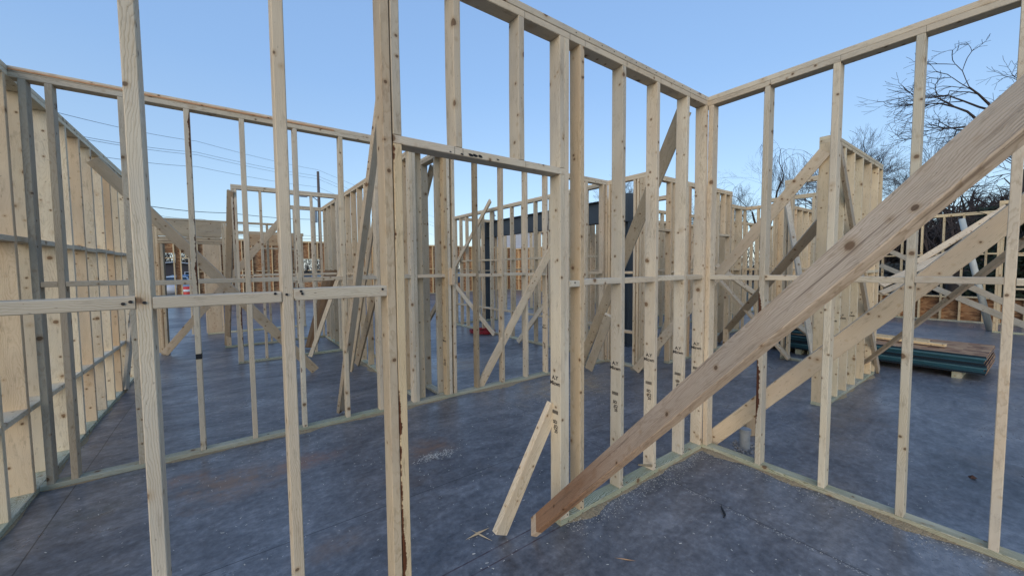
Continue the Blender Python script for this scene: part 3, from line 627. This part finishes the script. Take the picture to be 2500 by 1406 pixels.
# paint smudge on header
bm = bmesh.new()
for x, y, r_ in ((1128, 377, .006), (1150, 379, .010), (1160, 380, .011), (1172, 382, .009), (1100, 371, .004), (1215, 390, .006)):
    p = PV(x, y, 1.6505); vs = [bm.verts.new(p+Vector((r_*1.6*math.cos(k*.785+.3)*rr.uniform(.7, 1.2), -.0012, r_*.7*math.sin(k*.785)*rr.uniform(.7, 1.2)))) for k in range(8)]; bm.faces.new(vs)
o = bm_obj('black_smudge', bm, simple('black_smear', (.012, .012, .012), .7)); o.parent = w0; o.location = -Vector(w0.location)

# ------------------------------------------------------------------ ground
bm = bmesh.new(); bx(bm, -2.6, 16.3, -9, 22.3, -.35, 0)
tag(bm_obj('concrete_slab', bm, SLAB), kind='structure')
bm = bmesh.new(); n = 60
def hgt(x, y): 
    d = max(0, max(-3-x, x-17, -9.5-y, y-23))
    return -.36-.012*min(d, 60)+min(1, d/20)*.5*noise.noise(Vector((x*.05, y*.05, 0)))
gx = [-400, -200, -100, -50]+[-30+i*2.2 for i in range(60)]+[130, 200, 400, 900]
vs = [[bm.verts.new((x, y, hgt(x, y))) for y in gx] for x in gx]
for i in range(len(gx)-1):
    for j in range(len(gx)-1): bm.faces.new((vs[i][j], vs[i+1][j], vs[i+1][j+1], vs[i][j+1]))
tag(bm_obj('ground', bm, GROUNDM, smooth=True), kind='structure')
bm = bmesh.new(); bx(bm, -25, 60, 30, 62, -.75, -.30)
tag(bm_obj('car_park', bm, ASPH), kind='structure')

# ------------------------------------------------------------------ cars
def car(label, x, y, rz, col, z=-.30):
    root = empty('parked_car', (x, y, z), label, 'car', 'cars parked beyond the far exterior wall'); root.rotation_euler = (0, 0, rz)
    bm = bmesh.new()
    prof = [(-2.2, .35), (-2.25, .75), (-2.1, .95), (-1.2, 1.02), (-.75, 1.42), (.9, 1.45), (1.6, 1.05), (2.15, .98), (2.25, .6), (2.2, .35)]
    L_ = [bm.verts.new((x, -.88 if z < 1.2 else -.70, z)) for x, z in prof]; R_ = [bm.verts.new((x, .88 if z < 1.2 else .70, z)) for x, z in prof]
    for i in range(len(prof)): j = (i+1) % len(prof); bm.faces.new((L_[i], L_[j], R_[j], R_[i]))
    bm.faces.new(L_[::-1]); bm.faces.new(R_)
    bmesh.ops.bevel(bm, geom=bm.edges[:], offset=.05, segments=2, affect='EDGES')
    o = bm_obj('body', bm, simple('car_paint', col, .3, 0, .6), smooth=True); o.parent = root
    for a, b2 in (((-1.17, 1.03), (-.78, 1.38)), ((1.52, 1.08), (.94, 1.41))):
        s = -1 if a[0] < 0 else 1; bm = bmesh.new()
        v4 = [bm.verts.new((a[0]+s*.03, yy, a[1]+.02)) for yy in (-.74, .74)]+[bm.verts.new((b2[0]+s*.03, yy, b2[1]+.02)) for yy in (.62, -.62)]
        bm.faces.new(v4); o = bm_obj('window', bm, GLASS); o.parent = root
    for sy in (-1, 1):
        bm = bmesh.new(); v4 = [bm.verts.new((px, sy*(.895 if pz < 1.2 else .765), pz)) for px, pz in ((-1.0, 1.05), (1.35, 1.07), (.85, 1.38), (-.65, 1.37))]; bm.faces.new(v4)
        o = bm_obj('window', bm, GLASS); o.parent = root
        for px in (-1.4, 1.4):
            bm = bmesh.new(); tube(bm, [(px, sy*.70, .33), (px, sy*.90, .33)], .33, 20); o = bm_obj('wheel', bm, TYRE); o.parent = root
    for sy in (-.65, .65):
        bm = bmesh.new(); bx(bm, -2.29, -2.24, sy-.16, sy+.16, .68, .80); o = bm_obj('headlight', bm, WHITE); o.parent = root
    return root
def at_ground(px, dist): q_ = RD(px, 690, dist); return q_.x, q_.y
x, y = at_ground(424, 34); car('pale grey car seen nose on through the left window gap', x, y, R(95), (.45, .47, .50))
x, y = at_ground(452, 44); car('blue car behind the striped barrel', x, y, R(20), (.05, .16, .38))
x, y = at_ground(752, 36); car('bluish white car seen between the left middle studs', x, y, R(60), (.38, .42, .52))
x, y = at_ground(1128, 34); car('dark car seen left of the steel column', x, y, R(20), (.03, .05, .09))
x, y = at_ground(459, 27); bm = bmesh.new()
tube(bm, [(0, 0, -.35), (0, 0, .0), (0, 0, .35), (0, 0, .68)], [.30, .28, .26, .22], 16)
rt = empty('traffic_barrel', (x, y, 0), 'red and white striped traffic barrel in the left window gap', 'barrel')
o = bm_obj('drum', bm, simple('barrel_red', (.55, .04, .03), .5), smooth=True); o.parent = rt
for z_ in (.08, .42): bm = bmesh.new(); tube(bm, [(0, 0, z_), (0, 0, z_+.12)], [.285, .275], 16); o = bm_obj('white_band', bm, WHITE); o.parent = rt

# ------------------------------------------------------------------ buildings
def house(name, label, x, y, rz, w, d, h, rh, wall_m, nwin=3, z=-.6):
    root = empty(name, (x, y, z), label, 'house', None); root.rotation_euler = (0, 0, rz)
    bm = bmesh.new(); bx(bm, -w/2, w/2, -d/2, d/2, 0, h)
    vs = [bm.verts.new(c) for c in ((-w/2, -d/2, h+.001), (w/2, -d/2, h+.001), (0, -d/2, h+rh-.15), (-w/2, d/2, h+.001), (w/2, d/2, h+.001), (0, d/2, h+rh-.15))]
    bm.faces.new((vs[0], vs[1], vs[2])); bm.faces.new((vs[5], vs[4], vs[3]))
    o = bm_obj('wall', bm, wall_m); o.parent = root
    bm = bmesh.new(); e = .5
    for s in (-1, 1):
        a = [(s*(w/2+e), -d/2-e, h-.25), (0, -d/2-e, h+rh), (0, d/2+e, h+rh), (s*(w/2+e), d/2+e, h-.25)]
        f1 = [bm.verts.new(c) for c in a]; f2 = [bm.verts.new((c[0], c[1], c[2]-.15)) for c in a]
        bm.faces.new(f1); bm.faces.new(f2[::-1])
        for i in range(4): bm.faces.new((f1[i], f1[(i+1) % 4], f2[(i+1) % 4], f2[i]))
    bmesh.ops.recalc_face_normals(bm, faces=bm.faces[:]); o = bm_obj('roof', bm, ROOF); o.parent = root
    bm = bmesh.new()
    for s in (-1, 1):
        tube(bm, [(s*(w/2+e), -d/2-e-.05, h-.3), (0, -d/2-e-.05, h+rh-.05)], .10, 4)
    o = bm_obj('fascia', bm, WHITE); o.parent = root
    for i in range(nwin):
        wx_ = -w/2+(i+.5)*w/nwin
        bm = bmesh.new(); bx(bm, wx_-.62, wx_+.62, -d/2-.05, -d/2-.003, h*.42, h*.82); f = bm_obj('window', bm, WHITE); f.parent = root
        bm = bmesh.new(); bx(bm, wx_-.5, wx_+.5, -d/2-.07, -d/2-.052, h*.45, h*.79); g_ = bm_obj('pane', bm, GLASS); g_.parent = f
    return root
p = RD(2345, 640, 62); house('brick_house', 'dark red brick house with an arched gable window beyond the right exterior wall', p.x, p.y, R(-75)+R(0), 12, 9, 3.6, 2.4, BRICK, 2, z=-1.2)
p = RD(2440, 640, 68); house('grey_house', 'low grey roofed house right of the brick one', p.x, p.y, R(-80), 14, 8, 2.6, 1.8, simple('grey_cladding', (.13, .13, .14), .8), 3, z=-1.2)
p = RD(400, 670, 95); house('shop_building', 'long low dark building with white fascia beyond the car park', p.x, p.y, R(20), 26, 10, 3.2, 1.2, simple('dark_cladding', (.09, .075, .075), .8), 6, z=-1.4)
p = RD(470, 670, 110); house('shop_building', 'second low dark building beside the farther trees', p.x, p.y, R(10), 24, 10, 3.4, 1.4, simple('brown_cladding', (.10, .08, .07), .8), 5, z=-1.6)
# pale warehouse under the steel beam
wh = empty('warehouse', (20, 60, 0), 'pale bluish metal clad building below the steel beam', 'warehouse')
aL = RD(1222, 640, 62); aR = RD(1322, 640, 62)
bm = bmesh.new(); d_ = (aR-aL); d_.z = 0; nrm_ = Vector((-d_.y, d_.x, 0)).normalized(); L_ = d_.length
mtx = Matrix.Translation((aL.x, aL.y, -1.2)) @ Matrix.Rotation(math.atan2(d_.y, d_.x), 4, 'Z')
bx(bm, -2, L_, 0, 18, 0, 8.3, mtx)
o = bm_obj('wall', bm, SIDING); o.parent = wh; o.location = -Vector(wh.location)
bm = bmesh.new()
for k in range(16): bx(bm, -2, L_, -.05, -.003, .5*k+.4, .5*k+.46, mtx)
o = bm_obj('siding_ribs', bm, SIDING); o.parent = wh; o.location = -Vector(wh.location)
bm = bmesh.new(); bx(bm, -2.3, L_+.3, -.3, 18.3, 8.301, 8.7, mtx)
o = bm_obj('roof', bm, SIDING); o.parent = wh; o.location = -Vector(wh.location)

# ------------------------------------------------------------------ utility poles and lines
def upole(label, x, y, H, r=.16, arm=True, ang=0.):
    root = empty('utility_pole', (x, y, -.8), label, 'utility pole', 'utility poles along the road'); root.rotation_euler = (0, 0, ang)
    bm = bmesh.new(); tube(bm, [(0, 0, 0), (0, 0, H/2), (0, 0, H)], [r, r*.85, r*.65], 10); o = bm_obj('mast', bm, POLEM, smooth=True); o.parent = root
    if arm:
        for dz in (.5, 1.2):
            bm = bmesh.new(); bx(bm, -.9, .9, r*.8, r*.8+.1, H-dz-.06, H-dz+.06); o = bm_obj('crossarm', bm, POLEM); o.parent = root
            for k in (-.8, -.4, .4, .8):
                bm = bmesh.new(); tube(bm, [(k, r*.8+.05, H-dz+.06), (k, r*.8+.05, H-dz+.2)], .04, 8); i_ = bm_obj('insulator', bm, WHITE); i_.parent = root
    return root
D1 = 42
p1 = RD(779, 500, D1); H1 = RD(775, 419, D1).z+.8
up = upole('tall wooden pole with a grey transformer above the left middle frames', p1.x, p1.y, H1, .18, False)
bm = bmesh.new(); tube(bm, [(-.55, -.3, RD(775, 530, D1).z+.8-.55), (-.55, -.3, RD(775, 515, D1).z+.8)], .32, 14); o = bm_obj('transformer', bm, GALV, smooth=False); o.parent = up
bm = bmesh.new(); tube(bm, [(0, 0, RD(775, 492, D1).z+.8), (-.8, -.4, RD(775, 484, D1).z+.95), (-1.15, -.6, RD(775, 485, D1).z+.85)], .04, 6); o = bm_obj('lamp_arm', bm, GALV); o.parent = up
bm = bmesh.new(); bx(bm, -1.75, -1.1, -.8, -.5, RD(775, 487, D1).z+.8, RD(775, 487, D1).z+.98); o = bm_obj('lamp_head', bm, GALV); o.parent = up
p2 = RD(1206, 540, 60); upole('distant pole behind the steel beam corner', p2.x, p2.y, RD(1206, 517, 60).z+.8, .16, True, R(30))
p3 = RD(1312, 600, 48)
def wire(label, pts_, r=.012, sag=.5):
    bm = bmesh.new(); out = []
    for a, b2 in zip(pts_, pts_[1:]):
        for i in range(17):
            t = i/16; q_ = a.lerp(b2, t); q_.z -= sag*4*t*(1-t); out.append(q_)
    tube(bm, out, r, 5); tag(bm_obj('overhead_wire', bm, WIREM), label, 'wire', 'overhead wires crossing the left sky')
wz = {'uppermost wire crossing the sky at the left': [(120, 270), (480, 345), (776, 415), (1100, 545)],
      'upper of the close pair of wires': [(120, 318), (480, 372), (776, 430), (1100, 560)],
      'lower of the close pair of wires': [(120, 323), (480, 378), (776, 437), (1100, 568)],
      'single wire below the close pair': [(120, 362), (480, 407), (776, 457), (1100, 590)],
      'thick lower cable level with the plank header': [(330, 498), (560, 520), (779, 536)],
      'thin cable just above the plank header': [(330, 515), (490, 535), (680, 556)]}
dd = {120: 24, 330: 30, 480: 32, 490: 34, 560: 34, 680: 40, 776: 42, 779: 42, 1100: 70}
for lab, pl in wz.items(): wire(lab, [RD(x, y, dd[x]) for x, y in pl], .02 if 'thick' in lab else .010, .12)
for i, y0 in enumerate((566, 574, 583)):
    wire(('upper', 'middle', 'lower')[i]+' of three faint wires behind the low frames', [RD(560, y0-2, 34), RD(700, y0+6, 38), RD(800, y0+10, 42)], .014, .05)

# ------------------------------------------------------------------ trees
def tree(label, base, H, spread, seed, trunk_r=.2, depth=5, droop=0., name='bare_tree', thick=1., fork=.30, group='bare winter trees beyond the site', ivy=0, tw=.006, nb=3, flat=0., cr=(.50, .72)):
    rg = random.Random(seed); root = empty(name, base, label, 'tree', group)
    bt = bmesh.new(); bl = bmesh.new()
    def grow(p, d, L, r, lev):
        n = 4 if lev < 3 else 3; pts = [p]; rad = [r]
        for i in range(n):
            d = (d+Vector((rg.gauss(0, 1), rg.gauss(0, 1), rg.gauss(0, .7)))*(.16 if lev else .05)+Vector((0, 0, -droop*lev*.06 if lev > 2 else .05*(1-flat)))).normalized()
            p = p+d*(L/n); pts.append(p); rad.append(max(tw*(.45 if lev >= depth-1 else 1.), r*(1-.45*(i+1)/n)))
        tube(bt if lev < 2 else bl, pts, rad, 7 if lev < 2 else (4 if lev < 4 else 3), False)
        if lev >= depth: return
        k = nb+(1 if lev > 1 or cr[0] > .55 else 0)
        for i in range(k):
            t = rg.uniform(.35 if lev else .55, 1.) if i else 1.
            idx = min(n, max(1, int(round(t*n)))); q0 = pts[idx]
            a = rg.uniform(0, 6.28); o1 = d.orthogonal().normalized(); o2 = d.cross(o1)
            sp = rg.uniform(.45, 1.05)*spread
            nd = (d+(o1*math.cos(a)+o2*math.sin(a))*sp); nd.z = nd.z*(1-.45*flat); nd.normalize()
            grow(q0, nd, L*rg.uniform(.58, .80), rad[idx]*rg.uniform(*cr), lev+1)
    grow(Vector((0, 0, 0)), Vector((0, 0, 1)), H*fork, trunk_r, 0)
    k_ = H/max(v.co.z for v in bl.verts)
    for b_ in (bt, bl):
        for v in b_.verts: v.co = Vector((v.co.x*k_, v.co.y*k_, v.co.z*k_))
    o = bm_obj('trunk', bt, BARKM, smooth=True); o.parent = root
    o = bm_obj('crown', bl, TWIG, smooth=True); o.parent = root
    if ivy:
        bi = bmesh.new()
        for i in range(ivy):
            zz = rg.uniform(.0, .42)*H; a = rg.uniform(0, 6.28); rr_ = trunk_r*rg.uniform(.8, 2.6)*(1.1-zz/H)
            c_ = Vector((rr_*math.cos(a), rr_*math.sin(a), zz)); s = rg.uniform(.05, .13)
            n1 = Vector((rg.gauss(0, 1), rg.gauss(0, 1), rg.gauss(0, 1))).normalized(); n2 = n1.orthogonal().normalized()
            bi.faces.new([bi.verts.new(c_+n1*s), bi.verts.new(c_+n2*s*.7), bi.verts.new(c_-n1*s), bi.verts.new(c_-n2*s*.7)])
        o = bm_obj('ivy', bi, IVY); o.parent = root
    return root
def base(px, dist, z=-.9): q_ = RD(px, 690, dist); return (q_.x, q_.y, z)
def ht(px, py, d): return RD(px, py, d).z+.9
tree('largest bare tree with twiggy crown and ivy covered trunk at the right edge', base(2470, 21, -.9), ht(2440, 60, 21), .95, 21, .46, 7, ivy=5200, tw=.008, fork=.22, nb=2, flat=.6, cr=(.58, .82))
tree('dark spreading bare tree low behind the right exterior wall', base(2325, 30), ht(2325, 420, 30), .95, 5, .24, 6, tw=.006, fork=.26, flat=.45)
tree('tall bare tree just left of the upright one, ruddy twigs', base(2075, 48), ht(2075, 330, 48), .5, 12, .28, 6, tw=.0075, fork=.26)
tree('bare tree behind the end on frame, tall upright branches', base(2125, 46), ht(2120, 288, 46), .52, 8, .36, 7, tw=.008, fork=.20, nb=2, cr=(.56, .78))
tree('slimmer bare tree right of the upright one', base(2185, 50), ht(2180, 310, 50), .5, 33, .3, 6, tw=.008, fork=.24)
tree('bare tree with long arching limbs left of the end on frame', base(1955, 36), ht(1950, 345, 36), .85, 14, .22, 6, tw=.006, fork=.30, nb=2)
tree('small weeping bare tree behind the second right hand stud', base(1862, 34), ht(1860, 345, 34), .8, 2, .17, 7, droop=1.6, tw=.006, fork=.34, nb=2)
tree('low rounded bare tree above the distant frames', base(1822, 52), ht(1822, 445, 52), .6, 44, .22, 6, tw=.009, fork=.26)
tree('faint bare tree between the near corner studs', base(1690, 58), ht(1690, 420, 58), .6, 51, .22, 6, tw=.009, fork=.24)
tree('faint bare tree behind the clustered post', base(1550, 58), ht(1550, 425, 58), .6, 62, .22, 6, tw=.009, fork=.24)
tree('dark bare tree seen below the steel beam', base(1448, 46), ht(1448, 560, 46), .9, 71, .22, 6, tw=.009, fork=.24)
tree('dark bare tree in the small opening above the distant frame', base(1985, 42), ht(1985, 400, 42), .8, 77, .24, 7, tw=.006, fork=.24, nb=2)

# far tree belt and undergrowth that read as one mass
def belt(label, pts_, H, n, seed, dz=-1.):
    rg = random.Random(seed); bm = bmesh.new()
    for i in range(n):
        t = rg.random()*(len(pts_)-1); k = int(t); a = Vector(pts_[k]).lerp(Vector(pts_[k+1]), t-k)
        a = a+Vector((rg.uniform(-4, 4), rg.uniform(-4, 4), 0)); a.z = dz; h_ = H*rg.uniform(.35, 1)
        d = Vector((rg.gauss(0, .25), rg.gauss(0, .25), 1)).normalized()
        tube(bm, [a, a+d*h_*.5, a+d*h_+Vector((rg.gauss(0, .4), rg.gauss(0, .4), 0))], [.12, .07, .02], 3, False)
        for j in range(9):
            q0 = a+d*h_*rg.uniform(.12, .95); e = Vector((rg.gauss(0, 1), rg.gauss(0, 1), rg.uniform(-.2, 1.2))).normalized()*h_*rg.uniform(.12, .3)
            tube(bm, [q0, q0+e*.5+Vector((0, 0, .05*h_)), q0+e], [.05, .035, .014], 3, False)
    tag(bm_obj('woodland', bm, TWIG), label, 'woodland', kind='stuff')
def gp(px, d): q_ = RD(px, 690, d); return (q_.x, q_.y, 0)
belt('dark leafless wood beyond the car park', [gp(250, 105), gp(480, 120), gp(800, 130), gp(1200, 150), gp(1500, 140)], 9, 700, 3)
belt('dark tangled thicket behind the right exterior wall', [gp(2080, 58), gp(2300, 50), gp(2560, 46)], 8.5, 900, 6)
belt('thicket behind the distant frames', [gp(1380, 70), gp(1700, 66), gp(2080, 62)], 6., 500, 9)
def shrubs(label, pts_, H, n, seed, spread):
    rg = random.Random(seed); bm = bmesh.new()
    for i in range(n):
        t = rg.random()*(len(pts_)-1); k = int(t); a = Vector(pts_[k]).lerp(Vector(pts_[k+1]), t-k)+Vector((rg.gauss(0, spread), rg.gauss(0, spread), 0))
        a.z = -1+H*(rg.random()**1.6); s = rg.uniform(.08, .3); n1 = Vector((rg.gauss(0, 1), rg.gauss(0, 1), rg.gauss(0, 1))).normalized(); n2 = n1.orthogonal().normalized()
        bm.faces.new([bm.verts.new(a+n1*s), bm.verts.new(a+n2*s*.6), bm.verts.new(a-n1*s), bm.verts.new(a-n2*s*.6)])
    tag(bm_obj('undergrowth', bm, simple('dark_undergrowth', (.035, .034, .028), .9, var=.5, vs=.4)), label, 'undergrowth', kind='stuff')
shrubs('dark undergrowth outside the right exterior wall', [gp(2060, 44), gp(2300, 40), gp(2560, 38)], 2.6, 9000, 8, 2.)
shrubs('dark undergrowth below the far wood', [gp(200, 98), gp(700, 118), gp(1500, 130)], 4.5, 9000, 4, 2.5)

# ------------------------------------------------------------------ light
W = bpy.data.worlds.new('World'); scn.world = W; W.use_nodes = True; nt = W.node_tree; nt.nodes.clear(); q = N(nt)
sky = q.n('ShaderNodeTexSky', sky_type='NISHITA'); sky.sun_disc = False
SE, SR = R(16), R(233)
sky.sun_elevation = SE; sky.sun_rotation = SR; sky.altitude = 200; sky.air_density = 1.0; sky.dust_density = .6; sky.ozone_density = 2.0
bg = q.n('ShaderNodeBackground'); bg.inputs[1].default_value = .12
out = q.n('ShaderNodeOutputWorld')
el = q.sep(q.vm('NORMALIZE', q.n('ShaderNodeTexCoord').outputs['Generated']))[2]
KS = 1/(1.65*.12)
air = q.ramp(el, [(0., tuple(KS*c/8 for c in (.56, .70, .84))), (.12, tuple(KS*c/8 for c in (.47, .66, .89))), (.40, tuple(KS*c/8 for c in (.325, .545, .93))), (1., tuple(KS*c/8 for c in (.24, .44, .88)))])
air = q.vm('SCALE', air, sc=8.)
q.link(q.mix(.62, sky.outputs[0], air), bg.inputs[0]); q.link(bg.outputs[0], out.inputs[0])
sl = bpy.data.lights.new('sun', 'SUN'); sl.energy = .95; sl.angle = R(60); sl.color = (1., .88, .74)
so = bpy.data.objects.new('sun', sl); C.objects.link(so)
sd = Vector((math.sin(SR)*math.cos(SE), math.cos(SR)*math.cos(SE), math.sin(SE)))
so.rotation_euler = sd.to_track_quat('Z', 'Y').to_euler()
so.location = sd*30
vs_ = scn.view_settings; vs_.view_transform = 'Standard'; vs_.look = 'None'; vs_.gamma = 1; vs_.exposure = 0.8
scn.cycles.use_denoising = True; scn.cycles.max_bounces = 6
